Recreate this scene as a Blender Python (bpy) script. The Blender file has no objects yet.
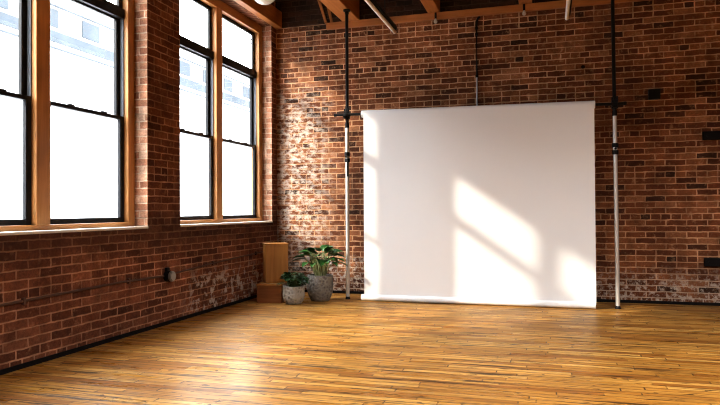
import bpy, bmesh, math, random
from mathutils import Vector, Matrix
random.seed(7)
sc = bpy.context.scene
COL = sc.collection
H = 1.13                      # camera height, metres
XL, YB, XR, YF, ZC = -3.665, 8.2, 5.6, -5.2, 4.08   # room shell
SUN = Vector((1.0, 0.909, -0.71)).normalized()

# ------------------------------------------------------------------ materials
class NT:
    def __init__(s, name):
        s.m = bpy.data.materials.new(name); s.m.use_nodes = True
        s.t = s.m.node_tree; s.t.nodes.clear()
        s.out = s.t.nodes.new('ShaderNodeOutputMaterial')
    def n(s, kind, **kw):
        d = s.t.nodes.new('ShaderNode' + kind)
        for k, v in kw.items():
            if k.startswith('i_'): s.set(d, k[2:], v)
            else: setattr(d, k, v)
        return d
    def set(s, d, sock, v):
        sock = int(sock) if sock.isdigit() else sock.replace('_', ' ')
        i = d.inputs[sock]
        if isinstance(v, bpy.types.NodeSocket): s.t.links.new(v, i)
        else: i.default_value = v
    def link(s, a, b): s.t.links.new(a, b)
    def mix(s, fac, a, b, mode='MIX'):
        d = s.t.nodes.new('ShaderNodeMix'); d.data_type = 'RGBA'; d.blend_type = mode
        for sock, v in ((d.inputs[0], fac), (d.inputs[6], a), (d.inputs[7], b)):
            if isinstance(v, bpy.types.NodeSocket): s.t.links.new(v, sock)
            else: sock.default_value = v if not isinstance(v, tuple) else (*v, 1)[:4]
        return d.outputs[2]
    def math(s, op, a, b=0.0, clamp=False):
        d = s.t.nodes.new('ShaderNodeMath'); d.operation = op; d.use_clamp = clamp
        for sock, v in ((d.inputs[0], a), (d.inputs[1], b)):
            if isinstance(v, bpy.types.NodeSocket): s.t.links.new(v, sock)
            else: sock.default_value = v
        return d.outputs[0]
    def ramp(s, fac, stops, interp='LINEAR'):
        d = s.t.nodes.new('ShaderNodeValToRGB'); d.color_ramp.interpolation = interp
        e = d.color_ramp.elements
        while len(e) < len(stops): e.new(0.5)
        for el, (p, c) in zip(e, stops):
            el.position = p
            el.color = (c, c, c, 1) if isinstance(c, (int, float)) else (*c, 1)
        s.link(fac, d.inputs[0]); return d.outputs[0]
    def maprange(s, v, a, b, c=0.0, d=1.0):
        n = s.t.nodes.new('ShaderNodeMapRange'); n.interpolation_type = 'SMOOTHSTEP'
        s.link(v, n.inputs[0])
        for i, x in zip((1, 2, 3, 4), (a, b, c, d)): n.inputs[i].default_value = x
        return n.outputs[0]
    def noise(s, vec, scale, detail=4, rough=.55, dist=0.0):
        d = s.n('TexNoise'); d.inputs['Scale'].default_value = scale
        d.inputs['Detail'].default_value = detail; d.inputs['Roughness'].default_value = rough
        d.inputs['Distortion'].default_value = dist
        if vec is not None: s.link(vec, d.inputs['Vector'])
        return d.outputs['Fac']
    def mapping(s, vec, scale=(1, 1, 1), loc=(0, 0, 0)):
        d = s.n('Mapping'); s.link(vec, d.inputs[0])
        d.inputs['Scale'].default_value = scale; d.inputs['Location'].default_value = loc
        return d.outputs[0]
    def bump(s, h, strength, dist):
        d = s.n('Bump'); d.inputs['Strength'].default_value = strength
        d.inputs['Distance'].default_value = dist; s.link(h, d.inputs['Height'])
        return d.outputs[0]
    def bsdf(s, color, rough=.6, metal=0.0, normal=None, spec=None, coat=0.0, coat_rough=.1):
        d = s.n('BsdfPrincipled')
        for nm, v in (('Base Color', color), ('Roughness', rough), ('Metallic', metal)):
            if isinstance(v, bpy.types.NodeSocket): s.link(v, d.inputs[nm])
            else: d.inputs[nm].default_value = (*v, 1) if isinstance(v, tuple) else v
        if normal is not None: s.link(normal, d.inputs['Normal'])
        if spec is not None: d.inputs['Specular IOR Level'].default_value = spec
        d.inputs['Coat Weight'].default_value = coat; d.inputs['Coat Roughness'].default_value = coat_rough
        s.link(d.outputs[0], s.out.inputs[0]); return s.m

def simple(name, col, rough=.5, metal=0.0, var=.15, scale=20, bump=0.0, spec=None):
    t = NT(name); g = t.n('TexCoord').outputs['Object']
    f = t.noise(g, scale)
    c = t.mix(t.math('MULTIPLY', f, 1.0), tuple(x * (1 - var) for x in col), tuple(min(1, x * (1 + var)) for x in col))
    nrm = t.bump(f, bump, .004) if bump else None
    return t.bsdf(c, rough, metal, nrm, spec)

ROW = .0712
def brick_mat(name, ramp, mortar, base_white=0.0, corner_white=0.0, seed=0.0, sill_dark=0.0, white_from=None):
    t = NT(name)
    uv = t.n('UVMap').outputs[0]
    pos = t.n('NewGeometry').outputs['Position']
    wob = t.n('TexNoise'); wob.inputs['Scale'].default_value = 11; wob.inputs['Detail'].default_value = 3
    t.link(uv, wob.inputs['Vector'])
    sub = t.n('VectorMath', operation='SUBTRACT'); t.link(wob.outputs['Color'], sub.inputs[0]); sub.inputs[1].default_value = (.5, .5, .5)
    scl = t.n('VectorMath', operation='SCALE'); t.link(sub.outputs[0], scl.inputs[0]); scl.inputs['Scale'].default_value = .019
    add = t.n('VectorMath', operation='ADD'); t.link(uv, add.inputs[0]); t.link(scl.outputs[0], add.inputs[1])
    v = t.mapping(add.outputs[0], loc=(seed, 0.0, 0))
    b = t.n('TexBrick'); t.link(v, b.inputs['Vector'])
    b.offset = .5; b.offset_frequency = 2; b.squash = .5; b.squash_frequency = 7
    for k, val in (('Scale', 1.0), ('Mortar Size', .0075), ('Mortar Smooth', .25), ('Bias', 0.0), ('Brick Width', .222), ('Row Height', ROW)):
        b.inputs[k].default_value = val
    b.inputs['Color1'].default_value = (0, 0, 0, 1); b.inputs['Color2'].default_value = (1, 1, 1, 1); b.inputs['Mortar'].default_value = (.5, .5, .5, 1)
    sv = t.n('SeparateXYZ'); t.link(v, sv.inputs[0])
    fr = t.math('FRACT', t.math('DIVIDE', sv.outputs[1], ROW))
    bed = t.math('MAXIMUM', t.maprange(fr, .0, .13, 1.0, 0.0), t.maprange(fr, .87, 1.0, 0.0, 1.0))
    n_j = t.noise(pos, 4.5, 4, .6)
    mort = t.math('MAXIMUM', t.math('MULTIPLY', bed, .95), t.math('MULTIPLY', b.outputs['Fac'], t.ramp(n_j, [(.38, .30), (.62, .95)])))
    n_big = t.noise(pos, .9, 3); n_mid = t.noise(pos, 7, 5, .6); n_fine = t.noise(pos, 55, 6, .7)
    brick = t.ramp(b.outputs['Color'], ramp)
    brick = t.mix(1.0, brick, t.ramp(n_mid, [(.25, .55), (.75, 1.4)]), 'MULTIPLY')
    brick = t.mix(.8, brick, t.ramp(n_fine, [(.3, .55), (.7, 1.35)]), 'MULTIPLY')
    mcol = t.mix(1.0, mortar, t.ramp(n_mid, [(.3, .6), (.7, 1.25)]), 'MULTIPLY')
    # smeared mortar on brick faces
    smear = t.math('MULTIPLY', t.ramp(t.noise(pos, 16, 6, .7), [(.56, 0.0), (.72, .55)]), 1.0)
    col = t.mix(t.math('MAXIMUM', mort, smear), brick, mcol)
    col = t.mix(1.0, col, t.ramp(n_big, [(.3, .72), (.7, 1.2)]), 'MULTIPLY')
    sep = t.n('SeparateXYZ'); t.link(pos, sep.inputs[0])
    flake = t.ramp(t.noise(pos, 19, 6, .75), [(.50, 0.0), (.6, 1.0)])
    if base_white:
        m = t.math('MULTIPLY', t.maprange(sep.outputs[2], .15, .52, 1.0, 0.0), t.math('MAXIMUM', flake, t.math('MULTIPLY', mort, .75)))
        if white_from is not None: m = t.math('MULTIPLY', t.math('MULTIPLY', t.maprange(sep.outputs[2], .28, .56, 1.0, 0.0), t.ramp(t.noise(pos, 10, 5, .7), [(.52, 0.0), (.58, 1.0)])), t.maprange(sep.outputs[1], white_from, white_from + .5, 0.0, 1.0))
        col = t.mix(t.math('MULTIPLY', m, base_white), col, (.50, .41, .34))
    if corner_white:
        m = t.math('MULTIPLY', t.maprange(sep.outputs[0], -3.25, -2.65, 1.0, 0.0), t.ramp(t.noise(t.mapping(pos, (1, 1, 1.7)), 11, 6, .72), [(.45, 0.0), (.60, 1.0)]))
        m2 = t.math('MULTIPLY', t.maprange(sep.outputs[2], .2, 1.0, .4, 1.0), t.maprange(sep.outputs[2], 2.4, 3.0, 1.0, .1))
        col = t.mix(t.math('MULTIPLY', t.math('MULTIPLY', m, m2), corner_white), col, (.62, .53, .45))
        # a scraped pale strip low down beside the left pole
        m3 = t.math('MULTIPLY', t.math('MULTIPLY', t.maprange(sep.outputs[2], .42, .55, 1.0, 0.0), t.maprange(sep.outputs[0], -2.2, -1.9, 1.0, 0.0)), flake)
        col = t.mix(t.math('MULTIPLY', m3, .9), col, (.60, .52, .44))
    if sill_dark:  # darker band around sill height
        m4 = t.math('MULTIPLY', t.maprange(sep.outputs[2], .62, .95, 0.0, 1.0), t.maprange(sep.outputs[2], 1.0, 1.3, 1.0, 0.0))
        col = t.mix(t.math('MULTIPLY', m4, sill_dark), col, (.035, .016, .010))
    h = t.math('ADD', t.math('MULTIPLY', t.math('SUBTRACT', 1.0, mort), 1.0), t.math('ADD', t.math('MULTIPLY', n_fine, .35), t.math('MULTIPLY', n_mid, .4)))
    return t.bsdf(col, .88, 0, t.bump(h, .6, .012), spec=.2)

BR = [(0.0, (.040, .018, .011)), (.10, (.085, .028, .013)), (.28, (.135, .043, .018)), (.6, (.19, .064, .025)), (.9, (.25, .095, .040)), (1.0, (.30, .13, .062))]
BR_L = [(0.0, (.085, .030, .016)), (.2, (.135, .045, .022)), (.6, (.18, .061, .030)), (1.0, (.24, .090, .046))]
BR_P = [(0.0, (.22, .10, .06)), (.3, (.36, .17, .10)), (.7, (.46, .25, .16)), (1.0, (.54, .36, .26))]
M = {}
M['brick_back'] = brick_mat('brick_back', BR, (.62, .36, .20), .95, .8, 0.0)
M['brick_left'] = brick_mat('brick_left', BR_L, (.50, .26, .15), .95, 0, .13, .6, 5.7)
M['brick_reveal_lit'] = brick_mat('brick_reveal_lit', BR_P, (.58, .45, .34), 0, 0, .2)  # light-coloured brick standing in for sun on the jambs
M['brick_shade'] = brick_mat('brick_shade', [(0.0, (.02, .01, .007)), (1.0, (.06, .024, .012))], (.07, .04, .025), 0, 0, .7)  # near-black brick, painted as if in shade
M['brick_dark'] = brick_mat('brick_side', BR, (.30, .2, .13), 0, 0, .4)

def wood(name, a, b, rough=.4, axis=0, scale=1.0, spec=.4, coat=0.0):
    t = NT(name); g = t.n('TexCoord').outputs['Object']
    s = [14 * scale] * 3; s[axis] = 1.1 * scale
    mp = t.mapping(g, tuple(s))
    f = t.noise(mp, 1.6, 5, .6, .4); f2 = t.noise(g, 2.2, 2)
    c = t.mix(t.ramp(f, [(.3, 0.0), (.7, 1.0)]), a, b)
    c = t.mix(1.0, c, t.ramp(f2, [(.3, .8), (.7, 1.15)]), 'MULTIPLY')
    return t.bsdf(c, rough, 0, t.bump(f, .15, .002), spec, coat)
M['frame_wood'] = wood('honey_window_wood', (.42, .19, .058), (.60, .31, .115), .38, 2)
M['frame_wood_h'] = wood('honey_window_wood_level', (.38, .165, .050), (.54, .27, .095), .38, 1)
M['beam'] = wood('beam_wood', (.36, .125, .03), (.52, .21, .06), .5, 1)
M['ledge'] = wood('ledge_wood', (.30, .10, .025), (.42, .155, .04), .55, 0)
M['plinth'] = wood('plinth_wood', (.27, .105, .020), (.42, .185, .042), .38, 2, .8)
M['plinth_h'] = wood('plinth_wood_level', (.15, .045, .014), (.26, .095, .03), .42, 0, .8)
M['ceiling'] = wood('dark_ceiling_boards', (.035, .016, .010), (.06, .028, .016), .7, 1)
M['black'] = simple('black_window_paint', (.008, .009, .012), .45, spec=.25)
M['black_metal'] = simple('black_powder_coat', (.007, .007, .008), .5, spec=.15)
M['iron'] = simple('black_iron', (.008, .006, .006), .7, 0, .3, 30, .3, .12)
M['grey_track'] = simple('grey_sash_track', (.16, .17, .19), .4, .4)
M['stone'] = simple('pale_stone_sill', (.66, .60, .53), .7, 0, .12, 9, .3)
M['paper'] = simple('white_seamless_paper', (.83, .845, .87), .75, 0, .012, 2.5)
M['tube_white'] = simple('white_lamp_tube', (.86, .83, .82), .35)
M['globe'] = simple('milk_glass', (.75, .74, .70), .2)
M['steel_grey'] = simple('galvanised_steel', (.34, .33, .31), .4, .7, .2, 40)
M['conduit'] = simple('painted_conduit', (.09, .04, .025), .6, 0, .3, 12)
M['brass_glass'] = simple('pale_porcelain', (.45, .40, .34), .25)
M['soil'] = simple('dark_soil', (.02, .013, .009), .95, 0, .5, 60, .8)
M['facade'] = simple('pale_facade', (.42, .43, .44), .9, 0, .06, .6, spec=0.0)
M['facade_band'] = simple('blue_grey_facade_band', (.041, .047, .054), .8, 0, .4, .7, spec=0.0)
M['ground'] = simple('pale_street', (.45, .45, .45), .9)

def chrome():
    t = NT('brushed_aluminium'); g = t.n('TexCoord').outputs['Object']
    f = t.noise(t.mapping(g, (60, 60, 2)), 3, 3)
    return t.bsdf(t.mix(f, (.60, .59, .57), (.66, .65, .63)), .42, .55)
M['chrome'] = chrome()

def pot_mat(name, a, b):
    t = NT(name); g = t.n('TexCoord').outputs['Object']
    v = t.n('TexVoronoi'); v.inputs['Scale'].default_value = 26; t.link(g, v.inputs['Vector'])
    f = t.noise(g, 34, 6, .7)
    hgt = t.math('ADD', v.outputs['Distance'], f)
    c = t.mix(t.ramp(hgt, [(.35, 0.0), (1.1, 1.0)]), a, b)
    return t.bsdf(c, .9, 0, t.bump(hgt, 1.0, .014), .2)
M['pot'] = pot_mat('rough_grey_stone', (.085, .078, .070), (.27, .25, .225))
M['pot_small'] = pot_mat('rough_pale_stone', (.13, .12, .105), (.42, .39, .35))

def leaf_mat(name, a, b, rough=.32):
    t = NT(name); uv = t.n('UVMap').outputs[0]
    sep = t.n('SeparateXYZ'); t.link(uv, sep.inputs[0])
    mid = t.math('ABSOLUTE', t.math('SUBTRACT', sep.outputs[0], .5))
    vein = t.ramp(mid, [(.0, 1.0), (.05, 0.0)])
    g = t.n('TexCoord').outputs['Object']
    c = t.mix(t.ramp(t.noise(g, 9, 3), [(.3, 0.0), (.7, 1.0)]), a, b)
    c = t.mix(t.math('MULTIPLY', vein, .6), c, (.20, .32, .11))
    return t.bsdf(c, rough, 0, None, .5)
M['leaf'] = leaf_mat('glossy_leaf', (.012, .050, .011), (.036, .115, .022))
M['leaf_dark'] = leaf_mat('dark_leaf', (.006, .030, .009), (.02, .075, .018))
M['stem'] = simple('pale_stem', (.30, .33, .16), .5)
M['stem_dark'] = simple('dark_stem', (.06, .09, .03), .6)

def glass():
    t = NT('window_glass')
    tr = t.n('BsdfTransparent'); tr.inputs[0].default_value = (.97, .985, .99, 1)
    gl = t.n('BsdfGlossy'); gl.inputs['Roughness'].default_value = .02
    lw = t.n('LayerWeight'); lw.inputs[0].default_value = .5
    fac = t.math('ADD', .03, t.math('MULTIPLY', t.math('POWER', lw.outputs['Facing'], 4.0), .45))
    mx = t.n('MixShader'); t.link(fac, mx.inputs[0]); t.link(tr.outputs[0], mx.inputs[1]); t.link(gl.outputs[0], mx.inputs[2])
    t.link(mx.outputs[0], t.out.inputs[0]); return t.m
M['glass'] = glass()

def floor_mat():
    t = NT('strip_floor'); pos = t.n('NewGeometry').outputs['Position']
    # every strip starts at a random place along its length
    sp = t.n('SeparateXYZ'); t.link(t.mapping(pos, (1, 1, 1), (60.3, 40.0, 0)), sp.inputs[0])
    row = t.math('FLOOR', t.math('DIVIDE', sp.outputs[1], .064))
    wn = t.n('TexWhiteNoise'); wn.noise_dimensions = '1D'; t.link(row, wn.inputs['W'])
    cb = t.n('CombineXYZ'); t.link(t.math('ADD', sp.outputs[0], t.math('MULTIPLY', wn.outputs['Value'], 9.0)), cb.inputs[0]); t.link(sp.outputs[1], cb.inputs[1])
    b = t.n('TexBrick'); t.link(cb.outputs[0], b.inputs['Vector'])
    b.offset = 0.0; b.offset_frequency = 2; b.squash = 1.0; b.squash_frequency = 2
    for k, val in (('Scale', 1.0), ('Mortar Size', .0055), ('Mortar Smooth', .35), ('Bias', 0.0), ('Brick Width', .85), ('Row Height', .064)):
        b.inputs[k].default_value = val
    b.inputs['Color1'].default_value = (0, 0, 0, 1); b.inputs['Color2'].default_value = (1, 1, 1, 1); b.inputs['Mortar'].default_value = (.5, .5, .5, 1)
    plank = t.ramp(b.outputs['Color'], [(0.0, (.29, .110, .019)), (.25, (.40, .180, .032)), (.65, (.48, .238, .050)), (1.0, (.57, .315, .082))])
    grain = t.noise(t.mapping(pos, (2.2, 60, 1)), 1.0, 5, .65, .3)
    plank = t.mix(1.0, plank, t.ramp(grain, [(.3, .55), (.7, 1.3)]), 'MULTIPLY')
    big = t.noise(pos, .8, 3)
    plank = t.mix(1.0, plank, t.ramp(big, [(.3, .8), (.7, 1.15)]), 'MULTIPLY')
    # dark wear lines and dents lying along the boards
    s1 = t.ramp(t.noise(t.mapping(pos, (.9, 17, 1)), 1.0, 6, .72), [(.57, 0.0), (.60, 1.0)])
    s2 = t.ramp(t.noise(t.mapping(pos, (2.2, 30, 1), (3, 7, 0)), 1.0, 4, .7), [(.59, 0.0), (.63, 1.0)])
    s3 = t.ramp(t.noise(t.mapping(pos, (9, 22, 1), (5, 1, 0)), 1.0, 3, .6), [(.64, 0.0), (.66, 1.0)])
    wear = t.math('MULTIPLY', t.math('MAXIMUM', t.math('MAXIMUM', s1, s2), s3), .93)
    gap = t.math('MULTIPLY', b.outputs['Fac'], t.ramp(t.noise(t.mapping(pos, (.9, 15.6, 1)), 1.0, 3, .6), [(.42, .35), (.58, 1.0)]))
    col = t.mix(wear, plank, (.040, .015, .006))
    col = t.mix(gap, col, (.045, .018, .008))
    hgt = t.math('SUBTRACT', t.math('MULTIPLY', grain, .25), t.math('ADD', b.outputs['Fac'], t.math('MULTIPLY', wear, .4)))
    # slight cupping of every strip
    tilt = t.noise(t.mapping(pos, (.6, 17, 1)), 1.0, 2)
    hgt = t.math('ADD', hgt, t.math('MULTIPLY', tilt, 1.6))
    rough = t.ramp(t.noise(t.mapping(pos, (1.5, 9, 1)), 1.0, 4), [(.3, .24), (.7, .38)])
    nrm = t.bump(hgt, .35, .0035)
    df = t.n('BsdfDiffuse'); t.link(col, df.inputs['Color']); t.link(nrm, df.inputs['Normal'])
    gl = t.n('BsdfGlossy'); t.link(rough, gl.inputs['Roughness']); t.link(nrm, gl.inputs['Normal']); gl.inputs['Color'].default_value = (1, .95, .88, 1)
    lw = t.n('LayerWeight'); lw.inputs[0].default_value = .5
    mx = t.n('MixShader'); t.link(t.math('ADD', .018, t.math('MULTIPLY', t.math('POWER', lw.outputs['Facing'], 4.0), .23)), mx.inputs[0])
    t.link(df.outputs[0], mx.inputs[1]); t.link(gl.outputs[0], mx.inputs[2]); t.link(mx.outputs[0], t.out.inputs[0]); return t.m
M['floor'] = floor_mat()

# ------------------------------------------------------------------ mesh helpers
class MB:
    def __init__(s): s.b = bmesh.new()
    def _add(s, t, mat=None):
        if mat is not None: bmesh.ops.transform(t, matrix=mat, verts=t.verts)
        me = bpy.data.meshes.new('tmp'); t.to_mesh(me); t.free(); s.b.from_mesh(me); bpy.data.meshes.remove(me); return s
    def box(s, x0, x1, y0, y1, z0, z1, bev=0.0, mat=None, seg=2):
        t = bmesh.new(); bmesh.ops.create_cube(t, size=1)
        for v in t.verts:
            v.co = Vector(((x0 + x1) / 2 + v.co.x * (x1 - x0), (y0 + y1) / 2 + v.co.y * (y1 - y0), (z0 + z1) / 2 + v.co.z * (z1 - z0)))
        if bev: bmesh.ops.bevel(t, geom=t.edges[:], offset=bev, segments=seg, affect='EDGES', profile=.5)
        return s._add(t, mat)
    def tube(s, a, b, r, r2=None, seg=24, bev=0.0):
        a, b = Vector(a), Vector(b); d = b - a
        t = bmesh.new(); bmesh.ops.create_cone(t, cap_ends=True, segments=seg, radius1=r, radius2=r if r2 is None else r2, depth=d.length)
        if bev:
            es = [e for e in t.edges if len(e.link_faces) == 2 and any(len(f.verts) > 4 for f in e.link_faces)]
            bmesh.ops.bevel(t, geom=es, offset=bev, segments=2, affect='EDGES')
        return s._add(t, Matrix.Translation((a + b) / 2) @ d.to_track_quat('Z', 'Y').to_matrix().to_4x4())
    def path(s, pts, r, seg=12):
        pts = [Vector(p) for p in pts]; t = bmesh.new(); rings = []
        for i, p in enumerate(pts):
            d = (pts[min(i + 1, len(pts) - 1)] - pts[max(i - 1, 0)]).normalized()
            q = d.to_track_quat('Z', 'Y'); rr = r[i] if isinstance(r, (list, tuple)) else r
            rings.append([t.verts.new(p + q @ Vector((math.cos(k * 2 * math.pi / seg) * rr, math.sin(k * 2 * math.pi / seg) * rr, 0))) for k in range(seg)])
        for A, B in zip(rings, rings[1:]):
            for k in range(seg): t.faces.new((A[k], A[(k + 1) % seg], B[(k + 1) % seg], B[k]))
        t.faces.new(rings[0][::-1]); t.faces.new(rings[-1]); return s._add(t)
    def lathe(s, prof, c=(0, 0, 0), seg=40, wob=0.0):
        t = bmesh.new(); rings = []
        for r, z in prof:
            if r < 1e-5: rings.append([t.verts.new((c[0], c[1], c[2] + z))])
            else: rings.append([t.verts.new((c[0] + r * math.cos(k * 2 * math.pi / seg) * (1 + random.uniform(-wob, wob)), c[1] + r * math.sin(k * 2 * math.pi / seg) * (1 + random.uniform(-wob, wob)), c[2] + z)) for k in range(seg)])
        for A, B in zip(rings, rings[1:]):
            for k in range(seg):
                k2 = (k + 1) % seg
                if len(A) == 1 and len(B) == 1: continue
                if len(A) == 1: t.faces.new((A[0], B[k2], B[k]))
                elif len(B) == 1: t.faces.new((A[k], A[k2], B[0]))
                else: t.faces.new((A[k], A[k2], B[k2], B[k]))
        bmesh.ops.recalc_face_normals(t, faces=t.faces[:]); return s._add(t)
    def poly(s, pts):
        s.b.faces.new([s.b.verts.new(p) for p in pts]); return s
    def build(s, name, mat, parent=None, smooth=False, uv=True, origin=None):
        if uv and 'UVMap' not in s.b.loops.layers.uv:
            L = s.b.loops.layers.uv.new('UVMap'); s.b.normal_update()
            for f in s.b.faces:
                n = f.normal; ax = max(range(3), key=lambda i: abs(n[i]))
                for l in f.loops:
                    c = l.vert.co
                    l[L].uv = (c.y, c.z) if ax == 0 else (c.x, c.z) if ax == 1 else (c.x, c.y)
        me = bpy.data.meshes.new(name); 
        o = bpy.data.objects.new(name, me); COL.objects.link(o)
        off = Vector(origin) if origin is not None else None
        if off is not None: bmesh.ops.translate(s.b, verts=s.b.verts[:], vec=-off)
        s.b.to_mesh(me); s.b.free(); me.materials.append(M[mat] if isinstance(mat, str) else mat)
        if off is not None: o.location = off
        if parent is not None: o.parent = parent
        if smooth:
            for p in me.polygons: p.use_smooth = True
            try: me.set_sharp_from_angle(angle=math.radians(smooth if smooth > 1 else 40))
            except Exception: pass
        return o

def tag(o, label=None, cat=None, group=None, kind=None):
    for k, v in (('label', label), ('category', cat), ('group', group), ('kind', kind)):
        if v: o[k] = v
    return o
def thing(name, label, cat, loc=(0, 0, 0), rz=0.0, group=None):
    o = bpy.data.objects.new(name, None); COL.objects.link(o); o.empty_display_size = .1
    o.location = loc; o.rotation_euler = (0, 0, rz); return tag(o, label, cat, group)
def struct(o): o['kind'] = 'structure'; return o
def copy_tree(o, parent=None):
    c = o.copy(); COL.objects.link(c); c.parent = parent
    for ch in list(o.children): copy_tree(ch, c)
    return c

# ------------------------------------------------------------------ room shell
OPEN = [(2.925, 5.197), (5.755, 8.032), (-2.735, -.463)]     # window openings along the left wall (y)
Z0, Z1, WT = .968, 3.70, .30
b = MB(); xo = XL - WT
b.box(xo, XL, YF - .2, YB + .3, 0, Z0); b.box(xo, XL, YF - .2, YB + .3, Z1, ZC + .1)
ys = [YF - .2] + [v for o in sorted(OPEN) for v in o] + [YB + .3]
for y0, y1 in zip(ys[0::2], ys[1::2]): b.box(xo, XL, y0, y1, Z0, Z1)
wl = struct(b.build('wall_left', 'brick_left'))
wl.data.materials.append(M['brick_reveal_lit'])          # paler brick: daylight on the window reveals put into the colour
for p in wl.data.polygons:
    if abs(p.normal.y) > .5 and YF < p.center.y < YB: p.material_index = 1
struct(MB().box(XL, XR, YB, YB + .3, 0, ZC + .1).build('wall_back', 'brick_back'))
struct(MB().box(XR, XR + .25, YF - .2, YB + .3, 0, ZC + .1).build('wall_right', 'brick_dark'))
struct(MB().box(XL, XR, YF - .2, YF, 0, ZC + .1).build('wall_front', 'brick_dark'))
struct(MB().box(xo, XR + .25, YF - .2, YB + .3, -.2, 0).build('floor', 'floor'))
struct(MB().box(xo, XR + .25, YF - .2, YB + .3, ZC, ZC + .12).build('ceiling', 'ceiling'))
# timber over the windows and the bearing ledge on the back wall
struct(MB().box(XL, -3.57, YF, YB - .002, Z1, 3.93, .006).build('trim_1', 'beam'))
struct(MB().box(-2.90, XR, YB - .055, YB, 3.615, 3.705, .006).build('trim_2', 'ledge'))
struct(MB().box(XL, XR, YB - .018, YB, 3.705, ZC).build('shade_panel', 'brick_shade'))     # darker brick between the beam ends, shade put into its colour
# dark recessed strip where brick meets boards
struct(MB().box(XL, XL + .012, YF, YB, 0, .035).build('baseboard_left', 'iron'))
struct(MB().box(XL + .012, XR, YB - .012, YB, 0, .035).build('baseboard_back', 'iron'))

# ------------------------------------------------------------------ windows
def make_window(i, y0, y1, light_l, light_r):
    w = thing('window_%d' % i, None, None, (XL, (y0 + y1) / 2, Z0)); w['kind'] = 'structure'
    P = Vector(w.location)
    def part(mb, name, mat, par, smooth=False):
        o = mb.build(name, mat, par, smooth)
        return o
    def mb(): return MB()
    def fin(m, name, mat, par=w, smooth=False):
        bmesh.ops.translate(m.b, verts=m.b.verts[:], vec=-P); return m.build(name, mat, par, smooth)
    f = XL - .14                                  # front of the wooden frame
    bk = XL - .262
    fin(mb().box(bk, f, y0, light_l[0], .99, Z1, .006), 'jamb_casing', 'frame_wood')
    fin(mb().box(bk, f, light_r[1], y1, .99, Z1, .006), 'jamb_casing', 'frame_wood')
    fin(mb().box(bk, f, light_l[1], light_r[0], .99, 3.6, .008), 'mullion', 'frame_wood')
    fin(mb().box(bk, f + .002, light_l[0], light_r[1], 3.59, Z1, .005), 'head_rail', 'frame_wood_h')
    fin(mb().box(bk, f + .004, light_l[0], light_r[1], .985, 1.032, .005), 'bottom_rail', 'frame_wood_h')
    fin(mb().box(bk, XL + .012, y0, y1, Z0, .99, .004), 'window_sill', 'stone')
    for a, c in (light_l, light_r):
        def sash(name, z0, z1, x, st, bot, top):
            s = mb(); th = .032
            s.box(x - th, x, a, a + st, z0, z1, .003); s.box(x - th, x, c - st, c, z0, z1, .003)
            s.box(x - th, x, a + st, c - st, z0, z0 + bot, .003); s.box(x - th, x, a + st, c - st, z1 - top, z1, .003)
            so = fin(s, name, 'black')
            g = mb().box(x - .02, x - .014, a + st - .005, c - st + .005, z0 + bot - .005, z1 - top + .005)
            fin(g, 'glass_pane', 'glass', so); return so
        ls = sash('lower_sash', 1.032, 2.032, XL - .188, .055, .046, .034)
        for q in (.3, .72):
            fin(mb().box(XL - .21, XL - .188, a + (c - a) * q - .035, a + (c - a) * q + .035, 2.030, 2.045, .004), 'sash_lock', 'black', ls)
        sash('upper_sash', 2.000, 2.965, XL - .226, .060, .034, .02)
        sash('transom_sash', 3.045, 3.592, XL - .205, .052, .03, .045)
        fin(mb().box(XL - .268, XL - .178, a, c, 2.960, 3.052, .004), 'transom_bar', 'black')
        for e in (c - .012, a): fin(mb().box(XL - .224, XL - .186, e, e + .012, 2.034, 2.96, .002), 'sash_track', 'grey_track')
    return w
make_window(1, 2.925, 5.197, (3.025, 3.98), (4.125, 5.10))
make_window(2, 5.755, 8.032, (5.835, 6.77), (6.915, 7.932))
make_window(3, -2.735, -.463, (-2.635, -1.68), (-1.535, -.56))

# ------------------------------------------------------------------ ceiling beams
def beam(x0, x1, label):
    o = MB().box(x0, x1, YF, YB - .002, 3.706, ZC, .008).build('ceiling_beam', 'beam', origin=((x0 + x1) / 2, 1.5, 3.706))
    return tag(o, label, 'beam')
beam(-2.67, -2.43, 'broad orange-brown wooden ceiling beam resting on the black top of the left pole')
beam(-1.49, -1.33, 'narrow wooden ceiling beam ending on the ledge between the two hanging light tubes')
beam(-.33, -.17, 'dark wooden ceiling beam end above the thin wall pipe')
beam(.64, .88, 'wooden ceiling beam over the right pole of the backdrop stand')
# pair of thin battens leaning above the ledge in the corner
for xa, xb, lab in ((-2.905, -3.034, 'left of two thin wooden battens slanting up from the ledge in the corner'),
                    (-2.822, -2.922, 'right of two thin wooden battens slanting up from the ledge in the corner')):
    m = MB(); d = Vector((xb - xa, 0, .40)); L = d.length
    m.box(-.018, .018, -.02, .02, 0, L, .003)
    o = m.build('batten', 'ledge'); o.location = (xa, YB - .021, 3.706); o.rotation_euler = (0, math.atan2(d.x, d.z), 0)
    tag(o, lab, 'batten', 'thin battens in the corner')

# ------------------------------------------------------------------ hanging light tubes, globe, bulbs
def light_tube(x, y0, y1, label):
    z = 3.33
    t = thing('tube_light', label, 'light', (x, (y0 + y1) / 2, z)); h = (y1 - y0) / 2
    lt = MB().tube((0, -h, 0), (0, h, 0), .022, bev=.006).build('lamp_tube', 'tube_white', t, 40)
    MB().box(.004, .040, -h + .03, h - .03, .020, .060, .004).build('channel', 'black_metal', t)
    for s in (-1, 1): MB().tube((0, s * (h - .02), 0), (0, s * (h + .012), 0), .018).build('end_cap', 'steel_grey', lt, 40)
    for s in (-1, 1): MB().tube((0, s * h * .6, .07), (0, s * h * .6, ZC - z), .006, seg=10).build('hanger_rod', 'black_metal', t, 40)
light_tube(-1.80, 5.15, 7.59, 'slim pale tube light hanging over the left half of the paper backdrop')
light_tube(.225, 5.15, 7.65, 'slim pale tube light hanging over the right half of the backdrop')

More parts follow.
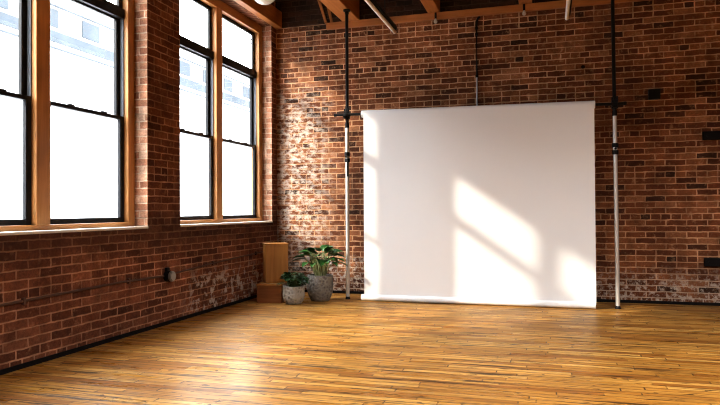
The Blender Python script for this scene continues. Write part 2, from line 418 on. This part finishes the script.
g = thing('globe_pendant', 'round white glass globe lamp hanging near the left windows', 'lamp', (-2.72, 5.8, 3.345))
MB().lathe([(0, -.135)] + [(.135 * math.sin(a), -.135 * math.cos(a)) for a in [math.pi * k / 16 for k in range(1, 15)]] + [(.05, .128), (0, .128)], seg=40).build('globe', 'globe', g, 60)
MB().tube((0, 0, .12), (0, 0, .17), .055, .045).build('fitter_cap', 'black_metal', g, 40)
MB().tube((0, 0, .16), (0, 0, ZC - 3.345), .008, seg=10).build('stem', 'black_metal', g, 40)

def bulb(x, label):
    t = thing('bare_bulb', label, 'bulb', (x, YB - .075, 3.60), 0, 'small bare bulbs under the ledge')
    MB().tube((0, .02, .02), (0, .02, .10), .014, seg=12).build('holder', 'iron', t, 40)
    MB().lathe([(0, -.045), (.018, -.038), (.025, -.02), (.02, 0), (.012, .018), (.012, .026), (0, .026)], (0, .02, 0), 20).build('glass_envelope', 'brass_glass', t, 60)
bulb(-1.384, 'small bare bulb under the ledge below the narrow beam, left of the thin pipe')
bulb(-.267, 'small bare bulb under the ledge, right of the thin pipe')

# ------------------------------------------------------------------ backdrop: poles, bar, paper
SY = 7.695
def rl(x): return 2.343 + (x + 2.24) * (2.315 - 2.343) / 2.76     # height of the roll's axis
def pole(x, tilt_top, ztop, label, levers):
    t = thing('tension_pole', label, 'pole', (x, SY, 0)); tx = tilt_top
    def X(z): return tx * z / ztop
    MB().tube((0, 0, .03), (X(2.23), 0, 2.23), .0235, bev=.002).build('lower_tube', 'chrome', t, 40)
    MB().tube((X(2.2), 0, 2.2), (X(ztop), 0, ztop - .02), .0205).build('upper_tube', 'black_metal', t, 40)
    MB().lathe([(0, 0), (.032, 0), (.031, .012), (.026, .02), (.0245, .032), (0, .032)]).build('foot_pad', 'black_metal', t, 40)
    MB().lathe([(0, 0), (.026, -.0), (.026, -.04), (0, -.04)], (X(ztop), 0, ztop - .02)).build('collar', 'black_metal', t, 40)
    MB().lathe([(0, 0), (.046, 0), (.046, -.018), (.028, -.03), (0, -.03)], (X(ztop), 0, ztop - .002)).build('top_pad', 'black_metal', t, 40)
    for dz in (-.04, .04): cl = MB().lathe([(0, dz - .024), (.036, dz - .024), (.036, dz + .024), (0, dz + .024)], (X(1.81), 0, 1.81), 24).build('clamp_collar', 'black_metal', t, 40)
    MB().tube((X(1.81), -.02, 1.81), (X(1.81), -.065, 1.81), .012, seg=12).build('clamp_screw', 'black_metal', cl, 40)
    if levers:
        MB().box(-.011, .011, -.05, -.03, -.24, -.03, .004, Matrix.Translation((X(1.79) + .016, 0, 1.80))).build('lever', 'black_metal', cl)
    MB().lathe([(0, -.03), (.027, -.03), (.027, .03), (0, .03)], (X(2.215), 0, 2.215)).build('tube_joint', 'black_metal', t, 40)
    k = MB(); zb = rl(x); X0 = X(zb)          # J hook: sleeve on the pole, floor and lip under the bar
    k.box(X0 - .033, X0 + .033, -.046, .030, zb - .045, zb + .050, .004)
    k.box(X0 - .024, X0 + .024, -.100, -.040, zb - .040, zb - .020, .003)
    k.box(X0 - .024, X0 + .024, -.100, -.088, zb - .040, zb + .014, .003)
    k.build('bar_hook', 'black_metal', t, 40)
    for dx, dy, e in ((.026, -.025, .092), (-.024, -.028, .080)): MB().tube((X0 + dx, dy, zb + .03), (X0 + dx, dy, zb + e), .011, seg=12).build('hook_screw', 'black_metal', t, 40)
    return t
pole(-2.463, .008, 3.706, 'silver and black tension pole at the left of the paper, near the plants', True)
pole(.745, -.022, 3.706, 'silver and black tension pole at the right of the white paper backdrop', False)
cb = thing('crossbar', 'thin black horizontal bar holding the paper roll between the two poles', 'bar', (-.86, SY - .068, 2.36))
tl = Vector((-2.61, 0, rl(-2.61))); tr_ = Vector((.85, 0, rl(.85))); o0 = Vector((-.86, 0, 2.36))
MB().tube(tl - o0, tr_ - o0, .0165, bev=.003).build('tube', 'black_metal', cb, 40)
MB().tube((tl - o0), (tl - o0) + Vector((.03, 0, 0)), .021).build('end_cap', 'black_metal', cb, 40)
MB().tube((tr_ - o0) - Vector((.03, 0, 0)), (tr_ - o0), .021).build('end_cap', 'black_metal', cb, 40)

pd = thing('paper_backdrop', 'large white seamless paper backdrop hanging from a roll down to the floor', 'backdrop', (-.87, SY - .068, 0))
ax = -.87
RT = .044
x0, x1 = -2.243, .52
rolls = MB()                                    # hollow roll: the bar runs through its core
rings = [[rolls.b.verts.new((x - ax, rr * math.cos(k * math.pi / 20), rl(x) + rr * math.sin(k * math.pi / 20))) for k in range(40)]
         for x, rr in ((x0, .024), (x0, RT - .002), (x0 + .002, RT), (x1 - .002, RT), (x1, RT - .002), (x1, .024))]
for A, B in zip(rings, rings[1:] + rings[:1]):
    for k in range(40): rolls.b.faces.new((A[k], A[(k + 1) % 40], B[(k + 1) % 40], B[k]))
bmesh.ops.recalc_face_normals(rolls.b, faces=rolls.b.faces[:])
ro = rolls.build('paper_roll', 'paper', pd, 40)
# free sheet: tangent to the front of the roll, slight belly and ripples, landing in the bottom curl
sh = MB(); NX, NZ = 96, 72; sx0, sx1 = x0 + .035, x1 - .012
zb_ = .05; grid = []
for j in range(NZ + 1):
    row = []
    for i in range(NX + 1):
        u, v = i / NX, j / NZ
        x = sx0 + (sx1 - sx0) * u; z = zb_ + (rl(x) - zb_) * v
        yy = -RT - .002 + .010 * math.sin(math.pi * v) * math.cos(2.3 * u * math.pi + .6) + .005 * math.sin(7 * u + 2.5 * v) * math.sin(math.pi * v)
        if u < .10: yy -= .022 * ((.10 - u) / .10) ** 2 * math.sin(math.pi * min(1, v * .9 + .1))
        row.append(sh.b.verts.new((x - ax, yy, z)))
    grid.append(row)
for j in range(NZ):
    for i in range(NX): sh.b.faces.new((grid[j][i], grid[j][i + 1], grid[j + 1][i + 1], grid[j + 1][i]))
sh.build('paper_sheet', 'paper', pd, 60)
# tube rolled up in the foot of the paper
cu = MB(); r_ = .041
cu.tube((x0 - .005 - ax, -.034, r_ + .002), (x1 - .018 - ax, -.034, r_ + .002), r_, seg=40, bev=.003)
cu.build('bottom_roll', 'paper', pd, 40)

# ------------------------------------------------------------------ fittings on the walls
cp = thing('wall_conduit', 'thin vertical pipe on the brick wall rising above the middle of the backdrop', 'pipe', (-.862, YB - .022, 0))
MB().tube((0, 0, .06), (0, 0, 2.85), .011, seg=14).build('lower_pipe', 'steel_grey', cp, 40)
MB().path([(0, 0, 2.84), (0, 0, 3.50), (.004, -.004, 3.545), (.02, -.01, 3.58), (.045, -.012, 3.60)], .0145, 14).build('upper_pipe', 'iron', cp, 40)
for z in (2.84, 3.38, 3.46): MB().tube((0, 0, z - .016), (0, 0, z + .016), .020, seg=16).build('coupling', 'iron', cp, 40)

jb = thing('junction_box', 'small black box on the back wall to the right of the right pole', 'box', (1.213, YB, 2.48))
MB().box(-.06, .06, -.07, .006, -.054, .054, .006).build('housing', 'black_metal', jb)
MB().box(-.066, .066, -.078, -.068, -.06, .06, .004).build('cover_plate', 'black_metal', jb)
for z, lab in ((1.972, 'upper black iron bracket bar on the back wall at the right edge'), (.505, 'lower black iron bracket bar on the back wall at the right edge')):
    t = thing('wall_bracket', lab, 'bracket', (2.05, YB, z), 0, 'black iron bars on the right of the back wall')
    br = MB().box(-.32, .32, -.045, .006, -.05, .05, .006).build('bar', 'iron', t)
    for s in (-.27, .27): MB().tube((s, -.058, 0), (s, -.044, 0), .016, seg=6).build('bolt', 'iron', br)
sp = thing('wall_fixture', 'dark rounded wall fixture high on the back wall, cut by the right edge', 'fixture', (2.01, YB, 2.69))
MB().box(-.09, .15, -.14, -.02, -.15, .15, .05, None, 4).build('housing', 'iron', sp, 40)
MB().box(-.03, .05, -.03, .006, -.05, .05, .004).build('mount', 'iron', sp)
hp = MB().tube((0, -.008, 0), (0, .0, 0), .023, seg=16, bev=.003).build('wall_plug', 'iron'); hp.location = (.425, YB, 2.874)
tag(hp, 'tiny round black plug in the brick between backdrop and right pole top', 'plug')

ob = thing('outlet_box', 'round grey electrical outlet box on the left brick wall under the windows', 'outlet', (XL, 5.50, .485))
MB().tube((0, 0, 0), (.05, 0, 0), .055, seg=28, bev=.006).build('back_box', 'black_metal', ob, 40)
MB().tube((.05, .0, 0), (.085, .0, 0), .052, seg=28, bev=.008).build('cover', 'steel_grey', ob, 40)
MB().box(-.0, .03, -.022, .022, .05, .085, .004).build('connector', 'black_metal', ob)
wc = thing('wall_conduit', 'thin brown pipe running level along the left brick wall to the outlet box', 'pipe', (XL, 4.0, .49))
MB().path([(.012, -8.0, -.06), (.012, -.5, -.006), (.012, .8, .012), (.012, 1.44, .0)], .010, 10).build('pipe_run', 'conduit', wc, 40)
MB().path([(.011, 1.56, .005), (.011, 2.4, .05), (.011, 3.5, .09), (.011, 4.18, .10)], .008, 10).build('pipe_extension', 'conduit', wc, 40)
for y, dz in ((-1.6, -.03), (-.3, -.004), (.9, .012), (2.4, .05), (3.5, .09)): MB().box(0, .024, y - .012, y + .012, dz - .024, dz + .024, .002).build('pipe_strap', 'conduit', wc)

# ------------------------------------------------------------------ corner: plinths and plants
lb = thing('wooden_box', 'low reddish-brown wooden box on the floor in the corner under the tall box', 'box', (-3.335, 7.315, 0), math.radians(13))
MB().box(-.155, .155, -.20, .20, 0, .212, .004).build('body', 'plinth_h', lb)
MB().box(-.160, .160, -.205, .203, .211, .232, .004).build('top_board', 'plinth', lb)
tb = thing('wooden_box', 'tall honey-coloured wooden pedestal box standing on the low box in the corner', 'box', (-3.32, 7.37, .2325), math.radians(33))
MB().box(-.142, .142, -.13, .13, 0, .47, .006).build('body', 'plinth', tb)
MB().box(-.147, .147, -.135, .135, .469, .490, .004).build('top_board', 'plinth', tb)

def leaf_mesh(mb, base, direction, length, width, droop, roll, uvl):
    """one ovate leaf, folded along its midrib and drooping at the tip"""
    d = Vector(direction).normalized(); side = d.cross(Vector((0, 0, 1)))
    side = side.normalized() if side.length > .01 else Vector((1, 0, 0)); up = side.cross(d).normalized()
    side = (side * math.cos(roll) + up * math.sin(roll)).normalized(); up = side.cross(d).normalized()
    N = 9; W = 5; rows = []
    for i in range(N + 1):
        s = i / N
        w = width * (math.sin(math.pi * min(1, s ** .72)) ** .85 if 0 < s < 1 else .02)
        c = Vector(base) + d * length * s - Vector((0, 0, 1)) * droop * length * s * s
        row = []
        for k in range(W):
            q = (k / (W - 1) - .5) * 2
            row.append(mb.b.verts.new(c + side * q * w * .5 + up * (abs(q) * w * .16 + .02 * length * math.sin(6 * s + 3 * q))))
        rows.append(row)
    for i in range(N):
        for k in range(W - 1):
            f = mb.b.faces.new((rows[i][k], rows[i][k + 1], rows[i + 1][k + 1], rows[i + 1][k]))
            for l, (a, c2) in zip(f.loops, ((k, i), (k + 1, i), (k + 1, i + 1), (k, i + 1))): l[uvl].uv = (a / (W - 1), c2 / N)

def pot_profile(r0, r1, rt, h):
    pr = [(0, 0), (r0 * .85, 0)]
    for k in range(0, 11):
        q = k / 10; z = .004 + (h - .008) * q
        bulge = r0 + (r1 - r0) * min(1, math.sin(min(1, q * 2.1) * math.pi / 2))      # rounded foot
        pr.append((bulge + (rt - r1) * max(0, (q - .5) / .5), z))
    pr += [(rt - .005, h), (rt - .020, h), (rt - .025, h - .03), (rt - .03, h - .05), (0, h - .05)]
    return pr

# large plant
p1 = thing('potted_plant', 'leafy green plant with broad upright leaves in the larger grey stone pot', 'plant', (-2.755, 7.47, 0))
MB().lathe(pot_profile(.115, .163, .160, .325), wob=.006).build('pot', 'pot', p1, 60)
MB().lathe([(0, .287), (.132, .284), (.134, .27)]).build('soil', 'soil', p1, 60)
fo = MB(); uvl = fo.b.loops.layers.uv.new('UVMap'); st = MB()
rnd = random.Random(11)
for i in range(40):
    a = i * 2.399 + rnd.uniform(-.25, .25); ring = (i % 4)
    r = (.05, .11, .17, .20)[ring] + rnd.uniform(-.02, .02)
    squeeze = 1 - .15 * max(0, -math.cos(a))                 # less room towards the boxes
    top = Vector((math.cos(a) * r * 1.1 * squeeze, math.sin(a) * r * .8 - .10 * max(0, -math.cos(a)), (.60, .575, .545, .50)[ring] + rnd.uniform(-.025, .025)))
    b0 = Vector((math.cos(a) * .05, math.sin(a) * .05, .28))
    mid = (b0 + top) / 2 + Vector((0, 0, .05))
    st.path([b0, b0.lerp(mid, .6), mid, top.lerp(mid, .35), top], [.008, .007, .006, .005, .004], 8)
    d = Vector((math.cos(a), math.sin(a) * .9 - .45 * max(0, -math.cos(a)), (.7, .38, .16, .02)[ring] + rnd.uniform(-.1, .1)))
    leaf_mesh(fo, top, d, (.15, .17, .19, .18)[ring] * rnd.uniform(.85, 1.1) * (1 - .08 * max(0, -math.cos(a))), rnd.uniform(.10, .135), (.16, .2, .26, .34)[ring], rnd.uniform(-.4, .4), uvl)
fo.build('foliage', 'leaf', p1, 80, uv=False); st.build('stems', 'stem', p1, 60)

# small plant
p2 = thing('potted_plant', 'dark bushy plant in the smaller paler stone pot beside the wooden boxes', 'plant', (-2.972, 7.13, 0))
MB().lathe(pot_profile(.095, .134, .130, .22), wob=.008).build('pot', 'pot_small', p2, 60)
MB().lathe([(0, .177), (.096, .174), (.098, .162)]).build('soil', 'soil', p2, 60)
fo = MB(); uvl = fo.b.loops.layers.uv.new('UVMap'); st = MB()
for i in range(120):
    a = rnd.uniform(0, 2 * math.pi); r = .02 + .105 * math.sqrt(rnd.random())
    if math.cos(a) < -.3: r *= .75
    top = Vector((math.cos(a) * r * 1.1, math.sin(a) * r * .9, .235 + .125 * (1 - (r / .14) ** 2) + rnd.uniform(-.01, .025)))
    b0 = Vector((math.cos(a) * .04, math.sin(a) * .04, .17))
    st.path([b0, (b0 + top) / 2 + Vector((0, 0, .015)), top], [.004, .003, .002], 6)
    leaf_mesh(fo, top, Vector((math.cos(a), math.sin(a), rnd.uniform(-.1, .5))), rnd.uniform(.06, .085), rnd.uniform(.04, .06), .3, rnd.uniform(-.5, .5), uvl)
for a, l in ((4.1, .11), (3.8, .10), (5.9, .10)):      # a few longer fronds reaching forward
    top = Vector((math.cos(a) * .12, math.sin(a) * .12, .26)); leaf_mesh(fo, top, (math.cos(a), math.sin(a), .05), l, .035, .3, 0, uvl)
fo.build('foliage', 'leaf_dark', p2, 80, uv=False); st.build('stems', 'stem_dark', p2, 60)

# ------------------------------------------------------------------ outside: pale building across the street
bx = -22.0
bd = thing('building', 'pale overexposed building across the street, seen through the windows', 'building', (bx, 18, -6))
def zs(slope): return 1.13 + slope * (-bx) + 6            # local height seen at that rise
MB().box(-8, 0, -55, 45, 0, zs(.50)).build('facade', 'facade', bd)
for s0, s1, pr in ((.346, .350, .06), (.360, .384, .06), (.436, .440, .06)):
    MB().box(0, pr, -55, 45, zs(s0), zs(s1)).build('cornice', 'facade_band', bd)
for k in range(34):
    y = -52 + k * 2.85
    MB().box(0, .08, y, y + 1.25, zs(.392), zs(.430)).build('window', 'facade_band', bd)
blocker = MB().box(-8.5, -8.1, -15, -1.75, -6, 8.6).build('sun_blocker', 'facade'); struct(blocker)   # unseen wall added outside to keep sun off the window behind the camera
gr = MB().box(-40, XL - .5, -60, 60, -6.3, -6.0).build('street_ground', 'ground'); struct(gr)

# ------------------------------------------------------------------ light
W = bpy.data.worlds.new('sky'); sc.world = W; W.use_nodes = True
nt = W.node_tree; nt.nodes.clear()
bg = nt.nodes.new('ShaderNodeBackground'); ow = nt.nodes.new('ShaderNodeOutputWorld')
bg.inputs[0].default_value = (.97, .985, 1.0, 1); bg.inputs[1].default_value = 23.0
nt.links.new(bg.outputs[0], ow.inputs[0])
sl = bpy.data.lights.new('sun', 'SUN'); sl.energy = 4.8; sl.angle = math.radians(1.7); sl.color = (1.0, .90, .74)
so = bpy.data.objects.new('sun', sl); COL.objects.link(so); so.rotation_euler = SUN.to_track_quat('-Z', 'Y').to_euler()
so.location = (-12, -8, 10)
for i, (y0, y1) in enumerate(OPEN):
    al = bpy.data.lights.new('portal', 'AREA'); al.shape = 'RECTANGLE'; al.size = y1 - y0; al.size_y = Z1 - Z0
    al.cycles.is_portal = True
    ao = bpy.data.objects.new('window_portal', al); COL.objects.link(ao)
    ao.location = (XL - .34, (y0 + y1) / 2, (Z0 + Z1) / 2); ao.rotation_euler = Vector((1, 0, 0)).to_track_quat('-Z', 'Z').to_euler()

# ------------------------------------------------------------------ camera (solved from the room's lines)
yaw, pitch, roll, fpx = .28964898, .01238131, -.00607616, 631.613
f = Vector((-math.sin(yaw) * math.cos(pitch), math.cos(yaw) * math.cos(pitch), math.sin(pitch)))
r = Vector((math.cos(yaw), math.sin(yaw), 0)); u = r.cross(f)
r2 = r * math.cos(roll) + u * math.sin(roll); u2 = -r * math.sin(roll) + u * math.cos(roll)
cam = bpy.data.cameras.new('camera'); co = bpy.data.objects.new('camera', cam); COL.objects.link(co)
cam.sensor_fit = 'HORIZONTAL'; cam.sensor_width = 36.0; cam.lens = fpx / 720 * 36.0; cam.clip_start = .05; cam.clip_end = 300
mw = Matrix((r2, u2, -f)).transposed().to_4x4(); mw.translation = Vector((0, 0, H)); co.matrix_world = mw
sc.camera = co

fl = bpy.data.lights.new('fill_light', 'AREA'); fl.shape = 'RECTANGLE'; fl.size = 3.0; fl.size_y = 1.8; fl.spread = math.radians(140); fl.energy = 540; fl.color = (1, .97, .93)  # unseen fill light added under the ceiling to brighten the room
fo_ = bpy.data.objects.new('fill_light', fl); COL.objects.link(fo_); fo_.location = (2.6, 1.4, 3.95)
fo_.rotation_euler = Vector((-.02, .12, -1)).to_track_quat('-Z', 'Y').to_euler()

sc.view_settings.view_transform = 'Standard'
sc.view_settings.look = 'None'
sc.view_settings.exposure = 0.10
sc.view_settings.gamma = .88
sc.cycles.use_denoising = True
sc.cycles.denoiser = 'OPENIMAGEDENOISE'
sc.cycles.denoising_prefilter = 'ACCURATE'
sc.cycles.filter_width = 1.1
sc.cycles.max_bounces = 12; sc.cycles.diffuse_bounces = 6; sc.cycles.transparent_max_bounces = 16
sc.cycles.sample_clamp_indirect = 12.0
sc.cycles.caustics_reflective = False; sc.cycles.caustics_refractive = False
